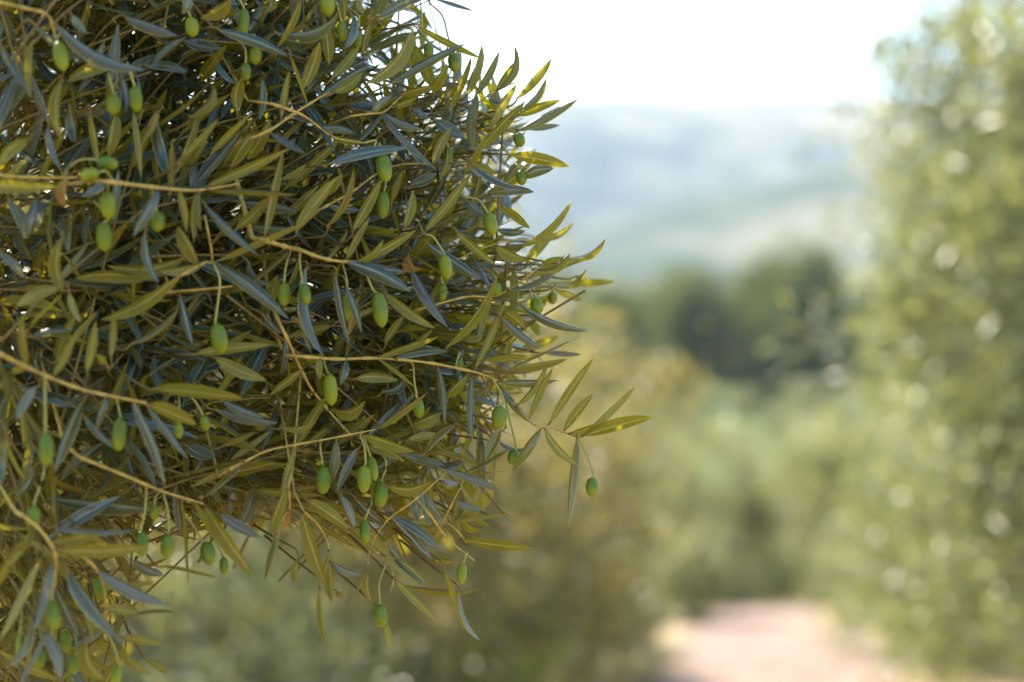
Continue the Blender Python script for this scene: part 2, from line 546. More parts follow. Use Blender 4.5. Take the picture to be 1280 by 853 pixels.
grove_tree(gx_at(1490, 8.5), 8.5, 1.0, 0.4, 'tall leafy olive tree beside the pale earth track, opposite the fruiting branches', crown=BIG_CROWN, trunk=BIG_TRUNK, cz=2.2)
grove_tree(gx_at(1415, 12.5), 12.5, 1.0, 3.0, 'low olive tree with dense dark skirt, tucked behind the tall roadside olive tree', v=2)
grove_tree(gx_at(300, 8.6), 8.6, 1.15, 1.0, 'dusky olive tree directly behind the fruit-laden branches', v=0, cz=0.98, crown=GOLD_CROWN)
grove_tree(gx_at(602, 11.0), 11.0, 0.87, 2.2, 'yellowish olive tree at the edge of the earth track beyond the fruit-laden branches', v=1, crown=GOLD_CROWN)
grove = [(925, 25, 0.92), (1105, 22.5, 0.92), (1015, 38, 1.0), (1180, 28, 1.0), (700, 27, 1.1), (480, 24, 1.1), (830, 36, 1.1), (1300, 20, 1.1),
         (200, 19, 1.1), (900, 50, 1.05), (990, 56, 1.0), (1090, 52, 1.05), (1170, 60, 1.05), (780, 54, 1.1), (640, 48, 1.1), (1260, 50, 1.1), (500, 44, 1.0), (60, 30, 1.1), (330, 36, 1.05),
         (760, 95, 1.0), (815, 92, 1.1), (868, 96, 1.05), (925, 93, 1.0), (975, 96, 1.1), (1030, 92, 1.0), (1085, 95, 1.1), (1140, 93, 1.0), (700, 93, 1.0), (1200, 94, 1.0)]
for i, (px, y, s) in enumerate(grove):
    if y < 42:
        lab, grp = 'small rounded olive tree in the grove just past the end of the earth track', 'olive trees of the near grove rows'
    else:
        lab, grp = 'pale olive tree in the far grove rows below the pine wood', 'olive trees of the far grove rows'
    lab = {(925, 25): 'rounded olive tree past the end of the earth track, next to the yellowish olive tree',
           (1105, 22.5): 'rounded olive tree past the end of the earth track, by the tall roadside tree'}.get((px, y), lab)
    grove_tree(gx_at(px, y), y, s * (.72 if y > 90 else 1) * random.uniform(.95, 1.06), random.uniform(0, 6.28), lab, grp, v=i)

PI_CROWN = [crown_mesh('pine_crown', MAT['pine'], (2.0, 2.0, 3.1), 170, 60, (0.34, 0.08), 0.36, 41 + i, conical=0.35, hollow=0.3) for i in range(3)]
PI_TRUNK = [trunk_mesh('pine_trunk', MAT['pine_bark'], 3.0, 0.2, 5, (1.4, 1.4), 6.5, 51 + i) for i in range(2)]
pines = [(725, 135, 1.1), (790, 138, 1.0), (845, 134, 1.15), (935, 136, 1.1), (985, 139, 1.0), (1045, 135, 1.1), (1110, 137, 1.0), (690, 112, 1.0), (760, 108, 0.92), (812, 118, 0.95), (868, 112, 1.02), (962, 114, 1.12), (1008, 110, 1.26), (1075, 120, .9), (1150, 114, 1.0), (600, 118, 1.0), (1235, 118, 1.0)]
for i, (px, y, s) in enumerate(pines):
    x = gx_at(px, y)
    s *= 1.12; t = empty('pine_tree', (x, y, tz(x, y))); t.scale = (s, s, s); t.rotation_euler = (0, 0, i * 1.7)
    c = link(bpy.data.objects.new('crown', PI_CROWN[i % 3]), t); c.location = (0, 0, 3.05)
    link(bpy.data.objects.new('trunk', PI_TRUNK[i % 2]), t)
    tag(t, 'dark bushy pine tree in the wood below the hazy hills', 'tree', 'pine trees in the wood')
shrubs = [(1005, 104, 1.0), (850, 103, .8), (930, 105, .7), (1060, 102, .9), (790, 101, .8)]
SH = crown_mesh('shrub_crown', MAT['weed'], (1.1, 1.1, 0.9), 60, 50, (0.2, 0.06), 0.2, 61)
SH.materials[0] = MAT['grove']
for i, (px, y, s) in enumerate(shrubs):
    x = gx_at(px, y)
    t = empty('shrub', (x, y, tz(x, y))); t.scale = (s, s, s); t.rotation_euler = (0, 0, i * 2.1)
    c = link(bpy.data.objects.new('foliage', SH), t); c.location = (0, 0, 0.8)
    g = Geo(); v_, f_ = tube([(0, 0, -.1), (0.03, 0, .5), (0, 0.05, 1.0)], [.07, .05, .02], 6); g.add(v_, f_)
    link(bpy.data.objects.new('stem', g.mesh('stem', MAT['bark'])), t)
    tag(t, 'low sunlit shrub in front of the dark pine wood', 'shrub', 'shrubs before the pine wood')

bushes = [(1175, 13.6, .55, 'low grey-green bush at the foot of the tall roadside olive tree'), (1128, 16.2, .5, 'low olive sucker bush where the earth track dips away, on the tall olive tree side'),
          (862, 16.6, .36, 'low olive sucker bush where the earth track dips away, on the yellowish olive tree side'), (215, 7.2, .62, 'low grey-green bush under the hanging tips of the fruit-laden branches'), (425, 8.2, .42, 'low grey-green bush at the foot of the dusky olive tree'), (735, 12.6, .42, 'low dry bush at the foot of the yellowish olive tree')]
for i, (px, y, s, lab) in enumerate(bushes):
    x = gx_at(px, y)
    t = empty('bush', (x, y, tz(x, y))); t.scale = (s, s, s); t.rotation_euler = (0, 0, i * 1.3)
    c = link(bpy.data.objects.new('foliage', OL_CROWN[i % 3]), t); c.location = (0, 0, 0.8)
    link(bpy.data.objects.new('stem', OL_TRUNK[i % 3]), t)
    tag(t, lab, 'bush')

# the one bright green plant by the track
wx, wy = gx_at(650, 10.3), 10.3
wt = empty('weed', (wx, wy, tz(wx, wy))); wt.scale = (1.7, 1.7, 1.7)
r_ = np.random.default_rng(71)
nw = 220
P = np.stack([r_.normal(0, .07, nw), r_.normal(0, .07, nw), r_.uniform(0.02, .30, nw)], 1)
D = unit(P * np.array([2, 2, 0.4]) + r_.normal(0, .25, (nw, 3)) + np.array([0, 0, .5]))
g = Geo(); scatter_leaves(g, P, D, r_.normal(0, .5, (nw, 3)) + np.array([0, 0, .6]), r_.uniform(.05, .11, nw), r_.uniform(.02, .04, nw), BG_LEAF, r_.random(nw))
link(bpy.data.objects.new('foliage', g.mesh('weed_foliage', MAT['weed'])), wt)
for k in range(5):
    a = k * 1.3
    g = Geo(); v_, f_ = tube(smooth_path([(0, 0, -.03), (math.cos(a) * .03, math.sin(a) * .03, .15), (math.cos(a) * .09, math.sin(a) * .09, .3)], 3), list(np.linspace(.006, .002, 7)), 5); g.add(v_, f_)
    link(bpy.data.objects.new('stem', g.mesh('weed_stem', MAT['weed'])), wt)
tag(wt, 'single bright lime green weed growing beside the earth track', 'plant')

# dry grass tufts on both sides of the track
ng = 14000
r_ = np.random.default_rng(77)
gy_ = r_.uniform(7, 34, ng); gxx = r_.uniform(-6, 8, ng)
keep = np.abs(gxx - track_x(gy_)) > 0.66 + r_.random(ng) * .3
gy_, gxx = gy_[keep], gxx[keep]
P = np.stack([gxx, gy_, terrain(gxx, gy_) - 0.01], 1); ng = len(P)
D = unit(np.stack([r_.normal(0, .35, ng), r_.normal(0, .35, ng), np.ones(ng)], 1))
g = Geo(); scatter_leaves(g, P, D, r_.normal(size=(ng, 3)), r_.uniform(.07, .24, ng), r_.uniform(.006, .012, ng), leaf_arrays(2, 1, 0, 2.0, 0), r_.random(ng))
tag(link(bpy.data.objects.new('grass', g.mesh('grass', MAT['grass']))), 'dry straw coloured grass growing along the earth track', 'grass', kind='stuff')

# ------------------------------------------------------------------ the fruiting olive tree
TREE_LOC = Vector((-1.75, 2.75, 0.0))
CC = np.array([-0.85, 2.30, 1.86])          # middle of the bough that reaches into view
CR_ = np.array([0.98, 0.84, 0.62]); CR_UP = 0.85
C2 = np.array([-2.05, 2.85, 2.25]); C2R = np.array([1.35, 1.35, 1.05])
tree = empty('olive_tree', TREE_LOC)
tag(tree, 'olive tree laden with green olives, its sharp leafy twigs reaching out over the grove', 'tree')


def tl(v):
    return np.asarray(v) - np.array(TREE_LOC)


def tlink(name, me, parent=None):
    o = bpy.data.objects.new(name, me)
    COL.objects.link(o)
    o.parent = parent or tree
    return o


# trunk and limbs
rr = random.Random(5)
g = Geo()
tp = [(0, 0, -.15), (0.02, 0.03, .15), (-.05, .02, .45), (.03, -.03, .8), (.0, .03, 1.1), (.04, .0, 1.3)]
pth = smooth_path(tp, 3)
v_, f_ = tube(pth, list(np.interp(np.linspace(0, 1, len(pth)), [0, .15, .5, 1], [.34, .24, .19, .2])), 14, 0.16)
g.add(v_, f_)
tlink('trunk', g.mesh('trunk', MAT['bark']))
LIMB_ENDS = [(-0.55, 2.25, 1.95), (-0.62, 2.45, 2.25), (-0.5, 2.2, 1.72), (-1.3, 2.0, 2.4), (-2.4, 2.3, 2.6), (-2.9, 3.2, 2.5), (-2.0, 3.7, 2.7), (-1.2, 3.2, 2.8), (-1.9, 2.7, 3.1)]
LIMBS = []
for e in LIMB_ENDS:
    s = Vector(TREE_LOC) + Vector((rr.uniform(-.05, .05), rr.uniform(-.05, .05), 1.22))
    e = Vector(e)
    m1 = s.lerp(e, .35) + Vector((rr.uniform(-.08, .08), rr.uniform(-.08, .08), .16))
    m2 = s.lerp(e, .7) + Vector((rr.uniform(-.08, .08), rr.uniform(-.08, .08), .10))
    path = smooth_path([s, m1, m2, e], 5)
    LIMBS.append(path)
    g = Geo(); v_, f_ = tube([p - TREE_LOC for p in path], list(np.linspace(.075, .008, len(path))), 8, 0.12); g.add(v_, f_)
    tlink('limb', g.mesh('limb', MAT['bark']))
LIMB_PTS = [p for path in LIMBS for p in path[8:]]


def front(px):
    """depth of the near face of the bough"""
    return 1.80 - 0.23 * min(1.0, max(0.0, (600 - px) / 600.0))


# ---- twigs one can follow: points in the photograph, extra depth, radius (mm)
TWIGS = [
    ([(-30, -2), (3, 4), (35, 11), (58, 18), (68, 35)], -.01, 1.9),
    ([(-10, 218), (35, 222), (98, 222)], .0, 2.0),
    ([(110, 226), (141, 228), (200, 235), (247, 238), (298, 230)], -.03, 2.3),
    ([(300, 178), (337, 163), (369, 141), (400, 122), (420, 112)], .0, 1.8),
    ([(340, 130), (376, 143), (400, 160), (420, 173), (455, 179)], .0, 1.6),
    ([(225, 345), (255, 329), (265, 326), (262, 300), (256, 270)], -.02, 1.5),
    ([(330, 300), (355, 308), (376, 313), (400, 322), (426, 327), (452, 327)], -.03, 2.6),
    ([(190, 368), (215, 365), (250, 362), (290, 358)], .02, 1.7),
    ([(520, 388), (548, 380), (585, 371), (615, 371), (636, 362), (660, 345), (690, 322)], .0, 1.4),
    ([(-30, 430), (0, 443), (35, 460), (77, 478), (114, 490), (183, 504)], -.03, 2.4),
    ([(345, 395), (358, 422), (386, 481), (420, 524), (440, 545)], .03, 2.2),
    ([(380, 446), (420, 449), (470, 448), (523, 452), (569, 460), (615, 473), (640, 500), (667, 531), (685, 533), (704, 540), (721, 546), (729, 545)], .0, 1.7),
    ([(285, 588), (310, 575), (340, 562), (404, 550), (470, 537)], .0, 1.6),
    ([(100, 572), (128, 583), (157, 595), (202, 614), (254, 630)], -.01, 2.0),
    ([(20, 640), (46, 658), (67, 687), (70, 715), (68, 735)], -.02, 2.0),
    ([(515, 618), (537, 643), (558, 672), (593, 701)], .0, 1.6),
    ([(530, 615), (512, 630), (484, 651), (465, 680), (459, 712)], .01, 1.4),
    ([(612, 118), (640, 105), (668, 98)], .02, 1.0),
    ([(470, 20), (500, 13), (525, 6), (548, -6)], .02, 1.4),
    ([(560, 175), (590, 168), (618, 160), (646, 164)], .02, 1.4),
    ([(600, 245), (625, 238), (648, 226), (662, 205)], .02, 1.3),
    ([(560, 330), (600, 312), (640, 300), (668, 302)], .03, 1.3),
    ([(440, 145), (465, 142), (480, 140), (500, 122)], .0, 1.5),
    ([(400, 262), (440, 240), (470, 218), (500, 206), (540, 205)], .03, 1.5),
    ([(360, 612), (362, 635), (352, 650), (346, 668)], .0, 1.4),
    ([(380, 640), (400, 660), (411, 690), (400, 735)], .0, 1.4),
    ([(470, 690), (484, 700), (492, 722), (488, 740)], .0, 1.3),
    ([(540, 660), (560, 655), (575, 668), (583, 680)], .02, 1.2),
    ([(90, 690), (115, 705), (130, 735), (133, 790)], -.02, 1.7),
    ([(560, 640), (575, 610), (585, 590), (600, 582)], .02, 1.2),
]
tw_objs = []
tw_pts = []          # (px, py, depth, index)
for idx, (pts, dz, rmm) in enumerate(TWIGS):
    n = len(pts)
    base_d = [front(p[0]) + dz + 0.015 * math.sin(1.7 * i + idx) for i, p in enumerate(pts)]
    W = [at(p[0], p[1], d) for p, d in zip(pts, base_d)]
    # carry the twig back to the nearest limb
    s = min(LIMB_PTS, key=lambda q: (q - W[0]).length)
    bk = (W[0] - W[1]).normalized()
    back = [s, W[0] + bk * .08 + Vector((0, .14, .05)), W[0] + bk * .03 + Vector((0, .05, 0))]
    ctl = back[0].lerp(back[1], .55) + Vector((0, .12, .16))
    path = [back[0] * (1 - q / 6) ** 2 + ctl * (2 * q / 6 * (1 - q / 6)) + back[1] * (q / 6) ** 2 for q in range(6)] + back[1:] + smooth_path(W, 5)
    rad = np.interp(np.linspace(0, 1, len(path)), [0, .35, 1], [rmm * .9, rmm * .68, rmm * .38]) / 1000.0
    rad = rad * np.where(np.arange(len(path)) % 4 == 1, 1.35, 0.95)
    g = Geo(); v_, f_ = tube([p - TREE_LOC for p in path], list(rad), 7, 0.12); g.add(v_, f_)
    tw_objs.append(tlink('twig', g.mesh('twig', MAT['twig'])))
    for a, b, da, db in zip(pts[:-1], pts[1:], base_d[:-1], base_d[1:]):
        for t in np.linspace(0, 1, 5):
            tw_pts.append((a[0] + (b[0] - a[0]) * t, a[1] + (b[1] - a[1]) * t, da + (db - da) * t, idx))
TWA = np.array(tw_pts)

# ---- single leaves: base, tip, apparent width (photograph pixels), side shown, extra depth
# T upper face, U underside, E seen on edge, F fresh, O dry orange
LEAVES = '''
75 26 183 79 16 T -2;44 32 105 77 8 T 0;88 18 109 42 9 T 0;155 21 222 40 13 T 0;150 76 84 105 18 U 3;183 83 235 92 12 T 3;40 50 40 125 9 U 0
77 100 78 175 14 U 0;0 58 37 116 7 T 0;145 112 88 132 13 U 4;151 92 158 140 12 T 2;272 37 359 72 14 T 0;230 52 277 60 14 T 4;378 112 402 53 16 U 0
302 98 300 141 16 U 0;327 98 323 150 11 T 1;270 77 295 107 7 T 2;376 0 346 58 9 U -2;344 42 415 16 15 T 0;288 0 251 25 26 U 0;237 -8 230 18 12 T 0
335 -8 327 18 10 U 2;362 70 386 132 6 E 0;348 144 362 88 8 U 0;235 148 256 102 7 E 0;458 105 511 32 20 U 0;488 104 583 51 13 T 0;498 113 544 105 11 U 0
521 33 602 74 9 U 1;551 7 593 13 4 E 2;476 32 541 -5 14 T 2;398 121 460 80 14 T -1;414 98 451 58 13 F 0;418 118 454 92 14 F 0;465 141 491 120 8 T 0
498 141 521 123 9 U 1;512 135 537 148 9 T 2;560 141 586 70 8 U 2;583 121 597 56 9 U 3;583 114 607 67 11 U 3;593 120 625 64 10 T 1;540 116 556 76 12 U 2
590 152 595 116 10 T 0;553 155 555 120 12 T 2;405 30 412 82 16 U 1;430 62 444 20 12 T 1;428 -5 432 32 10 U 2;456 -8 458 20 7 U 2;452 70 468 12 9 U 2
621 116 634 54 6 E 1;621 112 643 79 7 U 1;645 124 685 72 10 U 2;650 138 682 94 10 T 3;647 145 701 123 11 U 1;647 165 721 120 11 T 0;657 161 700 156 7 T 9
599 188 653 127 13 U 0;613 163 647 105 11 U 1;590 186 596 119 12 T 0;605 128 627 121 5 E 2;638 194 712 208 16 U 0;655 224 693 212 14 T 2;612 250 668 241 13 T 0
624 256 662 287 11 U 0;590 206 656 231 6 E -1;606 247 666 199 9 U 0;649 310 714 247 10 U 5;668 300 716 277 9 U 9;657 330 692 292 13 U 12;622 288 657 289 10 T 3
708 324 754 294 7 E 3;703 328 736 320 8 U 9;666 330 708 309 4 E 2;677 330 703 321 7 U 4;619 310 657 322 15 U 2;584 252 606 270 11 T 1;476 143 546 214 9 T -2
478 143 528 160 12 T -1;411 205 509 186 14 T -1;400 158 443 169 10 T 0;411 175 455 179 6 U 0;440 290 479 224 13 U -1;409 284 440 209 9 U 0;400 245 426 213 12 U 0
541 210 565 159 12 U 0;530 290 592 216 12 U 0;579 217 604 166 8 U 0;504 286 514 238 12 U 0;514 231 546 217 14 T 2;544 150 581 172 16 T 2;558 172 572 198 8 T 0
588 209 618 216 12 U 2;488 253 504 214 8 E 1;407 254 451 261 10 T 3;549 224 558 187 9 U 1;262 241 372 245 4 E -2;253 226 362 187 12 U 0;262 195 313 143 8 U -1
218 219 244 140 9 U 0;226 198 274 149 9 U 0;309 200 337 149 14 U 1;288 210 314 166 16 U 1;293 288 339 244 13 U -1;330 290 358 187 11 U 0;351 224 379 203 8 U 0
369 290 420 221 15 U -1;255 255 323 320 11 T -2;298 252 370 259 14 T 2;312 281 362 286 12 T 3;241 242 245 302 9 U -1;223 240 233 290 6 U -1;254 250 256 290 6 U -1
337 172 381 191 8 T 2;195 150 216 219 22 T 3;134 223 104 249 12 T -3;195 238 168 297 14 T -3;-25 230 76 233 16 U 0;84 224 88 258 12 O 1;46 249 38 296 20 T 0
35 173 0 210 16 U 2;112 140 121 210 7 U 0;167 138 176 224 8 U 0;199 138 178 179 10 U 1;145 140 130 195 14 U 1;88 138 98 175 12 T 3;60 158 77 210 10 T 1
76 298 83 366 15 U 0;86 366 100 403 8 U 0;181 289 200 352 11 T -2;232 322 134 327 18 U 1;254 332 200 341 12 U 0;183 350 93 352 16 U 2;215 350 127 396 16 U 0
164 430 222 380 8 E 0;33 457 29 393 10 U -2;108 466 121 403 12 U -1;138 450 142 386 8 U 0;75 445 123 389 8 U 0;39 407 76 368 7 E 0;0 315 28 350 12 T 1
88 278 90 317 10 T 0;75 360 20 385 16 U 2;40 420 90 415 10 T 2;270 331 360 401 17 T -2;330 396 352 416 7 T 0;309 327 337 354 10 T 2;276 331 385 280 9 U -1
309 356 376 305 8 E 0;383 333 411 443 13 T -1;250 330 228 282 16 U 0;226 373 242 432 11 T 1;242 443 339 431 13 U 0;365 401 392 393 8 O 2;433 329 514 363 18 T 0
514 336 559 410 13 T -1;532 303 599 347 15 T 2;481 366 546 410 13 U 1;419 341 438 430 9 T -2;432 357 451 417 7 T -1;430 324 463 272 9 U 0;446 326 479 298 7 U 0
451 327 521 289 12 U 0;569 289 620 333 10 U 0;556 436 620 340 11 U 0;474 446 549 423 9 U 0;481 430 505 394 10 U 2;512 313 533 335 14 O 3;445 375 433 422 10 O 3
455 331 507 340 10 T 3;572 289 593 296 8 T 3;649 380 738 411 11 T 0;626 396 678 436 11 T 0;629 389 657 410 14 U 1;642 336 642 396 12 T 2;636 362 700 311 5 E 0
663 346 737 320 12 U 8;670 339 703 322 7 U 8;691 357 729 331 6 E 3;701 353 770 353 10 U 22;717 346 732 342 6 T 12;694 362 728 378 9 U 14;663 362 690 362 16 U 18
663 401 673 420 11 U 5;594 455 633 376 9 U 0;633 464 724 420 5 E -1;603 450 675 447 9 U 1;636 462 708 445 10 U 0;678 441 728 443 7 T 10;640 440 700 422 12 U 18
610 438 622 446 8 T 2;580 425 604 424 10 U 2;690 523 742 447 11 U 0;705 537 741 492 12 U 0;730 543 792 480 9 U 0;712 539 779 521 11 U 2;728 545 817 520 16 U -1
681 544 725 582 11 U 0;721 549 713 658 11 T -1;676 545 644 591 12 T -1;663 525 692 459 9 U 0;646 507 684 454 8 U 1;630 472 698 476 10 T 2;626 482 667 531 10 T -1
626 538 606 577 14 T 0;622 551 670 551 7 E 2;549 460 557 531 9 T -1;585 473 590 551 9 T -1;474 450 521 485 5 E -1;470 537 532 489 8 U 0;528 568 576 534 7 E 0
444 473 498 476 14 U 2;432 452 426 483 11 T 0;477 490 505 466 11 T 2;418 506 458 497 16 U 1;512 532 548 510 14 U 2;456 550 523 561 14 U 1;509 550 552 543 10 U 2
491 441 558 440 12 T 3;558 497 583 466 12 U 2;46 483 19 525 12 T -2;102 503 64 588 16 T -3;67 464 93 420 10 U 0;137 500 122 540 8 T 0;105 520 144 560 9 T 0
185 512 237 572 9 T -2;165 503 204 609 13 T -2;190 486 304 497 17 U -1;190 510 247 530 18 U 0;268 447 331 477 17 U 1;277 500 331 523 10 T 0;270 512 348 527 12 T 1
351 534 393 525 9 U 1;277 557 321 541 4 E 2;355 429 353 471 8 T 0;397 440 398 475 8 F 2;232 557 268 572 18 T 3;183 636 55 616 18 T 0;65 658 174 658 9 E 0
70 690 185 685 18 U 0;67 672 127 672 14 U 2;42 662 5 712 9 U -1;32 658 16 687 7 U 0;42 583 18 620 9 T 0;8 545 9 604 14 T -3;302 569 207 598 6 E 0
309 578 240 611 9 U 0;306 583 257 622 6 E -1;260 637 321 722 17 U 0;244 632 267 672 6 E 0;274 644 327 672 14 T 0;369 560 353 630 9 U 0;351 609 334 665 12 U 1
346 651 346 710 8 U 0;341 672 332 727 5 E 1;358 635 360 661 14 O 1;370 645 410 735 17 U 1;383 625 435 660 17 U 1;484 680 533 733 12 T 0;483 690 531 731 20 U 3
484 636 537 699 15 T 0;498 651 549 687 12 T 2;505 569 556 581 11 T 0;551 586 624 617 10 T -1;572 607 560 660 14 T 0;530 611 551 648 8 T 0;518 618 526 651 11 T 0
483 607 537 600 13 U 0;460 558 502 575 14 U 2;447 560 421 615 11 T 0;420 560 414 604 12 T 0;425 618 442 660 9 T 2;442 622 477 653 10 T 3;573 676 666 687 13 U 0
583 681 672 689 8 E 2;563 655 643 641 8 E 0;574 624 604 638 10 T 2;613 645 639 656 9 T 5;578 647 604 661 10 U 4;593 602 633 591 8 E 2
585 587 637 563 6 E 1;574 738 608 796 5 E 0;507 732 600 733 5 E 3;493 724 546 778 10 F 0;481 778 488 814 8 F 0;465 719 469 755 7 U 0;454 715 442 748 5 E 0
411 689 419 750 13 U 0;421 706 451 720 10 T 2;555 712 570 761 9 U 0;540 700 567 702 8 U 3;399 738 410 803 8 F 0;371 699 372 727 7 U 0;84 711 149 802 18 T -2
125 710 212 753 15 T -1;165 700 206 720 13 T 0;129 759 172 766 14 U 0;158 772 222 769 5 E 0;70 734 102 797 12 T -1;54 786 75 850 14 T -1;59 702 43 790 10 T -1
50 700 0 800 12 U -2;12 695 -14 745 10 U 0;61 784 27 855 7 E -1;104 799 77 855 7 E 0;38 768 0 829 5 E 0;149 797 203 806 9 U 0;149 808 194 843 10 U 0
183 824 210 843 10 F 2;108 800 140 849 16 U 0;200 708 272 721 7 E 0;226 627 233 733 5 E 0;10 250 30 300 14 T 2;420 740 428 748 5 U 2;612 380 600 430 9 U 3
'''.strip().replace('\n', ';').split(';')

rl = random.Random(17)
LEAF_MESH = {}
for mk in ('leaf', 'fresh', 'dry'):
    LEAF_MESH[mk] = []
    for q in range(7):
        V, F, A = leaf_arrays(7, 4, [.22, .5, .15, .3, .7, .2, .25][q], [-.7, .5, -1.9, 1.2, -.3, -1.3, .4][q], [.0, .35, -.4, .2, -.15, .5, -.3][q], revolute=0.35, dome=[.75, .2, .95, .6, .1, .8, .7][q])
        LEAF_MESH[mk].append(mesh_np('leaf', V, F, MAT[mk], True, {'across': A}))


def basis_matrix(P, d, nrm, L, Wd):
    d = d.normalized(); nrm = (nrm - d * nrm.dot(d)).normalized(); s = nrm.cross(d)
    m = Matrix.Identity(4)
    for i in range(3):
        m[i][0] = d[i] * L; m[i][1] = s[i] * Wd; m[i][2] = nrm[i] * Wd; m[i][3] = P[i]
    return m


fillwood = Geo()          # joins of leaves whose shoots lie inside the bough
for rec in LEAVES:
    x0, y0, x1, y1, w, code, dz = rec.split()
    x0, y0, x1, y1, w = map(float, (x0, y0, x1, y1, w)); dz = float(dz) / 100.0
    # on a followed twig?
    d2 = (TWA[:, 0] - x0) ** 2 + (TWA[:, 1] - y0) ** 2
    k = int(np.argmin(d2))
    parent = tree
    if d2[k] < 14 ** 2 and abs(dz) < .05:
        dep = TWA[k, 2]
        x0 = x0 * .3 + TWA[k, 0] * .7; y0 = y0 * .3 + TWA[k, 1] * .7
        parent = tw_objs[int(TWA[k, 3])]
    else:
        dep = front(x0) + dz + rl.uniform(-.012, .012)
    B = at(x0, y0, dep)
    lpx = math.hypot(x1 - x0, y1 - y0)
    slope = rl.uniform(-.28, .28)
    T = at(x1, y1, dep + slope * lpx * dep / FPX)
    ax = T - B; L = ax.length; ax.normalize()
    view = (B.lerp(T, .5) - EYE).normalized()
    n0 = -(view - ax * view.dot(ax)).normalized()
    s = ax.cross(n0)
    if code == 'E': ph = R(rl.uniform(66, 84)); flip = rl.random() < .6
    elif code == 'T' : ph = R(rl.uniform(12, 42)); flip = False
    else: ph = R(rl.uniform(12, 40)); flip = True
    base = -n0 if flip else n0
    c1 = base * math.cos(ph) + s * math.sin(ph); c2 = base * math.cos(ph) - s * math.sin(ph)
    nrm = c1 if c1.z > c2.z else c2
    Wd = w * dep / FPX
    Wd = max(0.0062, min(0.0130, Wd / math.cos(ph) * (1.0 if code != 'E' else 0.6))) if code != 'E' else rl.uniform(.008, .0115)
    mk = {'F': 'fresh', 'O': 'dry'}.get(code, 'leaf')
    o = bpy.data.objects.new('leaf', rl.choice(LEAF_MESH[mk])); COL.objects.link(o)
    o.parent = parent
    o.matrix_local = basis_matrix(B - TREE_LOC, ax, nrm, L, Wd)
    # leaf stem into the shoot
    q = B - ax * rl.uniform(.004, .008) + Vector((0, .002, 0))
    if parent is tree:
        tgt = Vector((CC[0] + rl.uniform(-.1, .25), CC[1], CC[2] + rl.uniform(-.15, .15)))
        e1 = q + (tgt - q).normalized() * rl.uniform(.025, .05) + Vector((0, rl.uniform(.01, .03), 0))
        e2 = e1 + (tgt - e1).normalized() * rl.uniform(.03, .06) + Vector((0, rl.uniform(.03, .06), 0))
        pp = smooth_path([B + ax * .003, q, e1, e2], 3)
        v_, f_ = tube([p - TREE_LOC for p in pp], list(np.linspace(.0006, .0011, len(pp))), 5)
    else:
        tp_ = at(TWA[k, 0], TWA[k, 1], TWA[k, 2])
        v_, f_ = tube([B + ax * .003 - TREE_LOC, (B - ax * .002) - TREE_LOC, tp_ - TREE_LOC], [.0006, .0008, .0011], 5)
    fillwood.add(v_, f_)

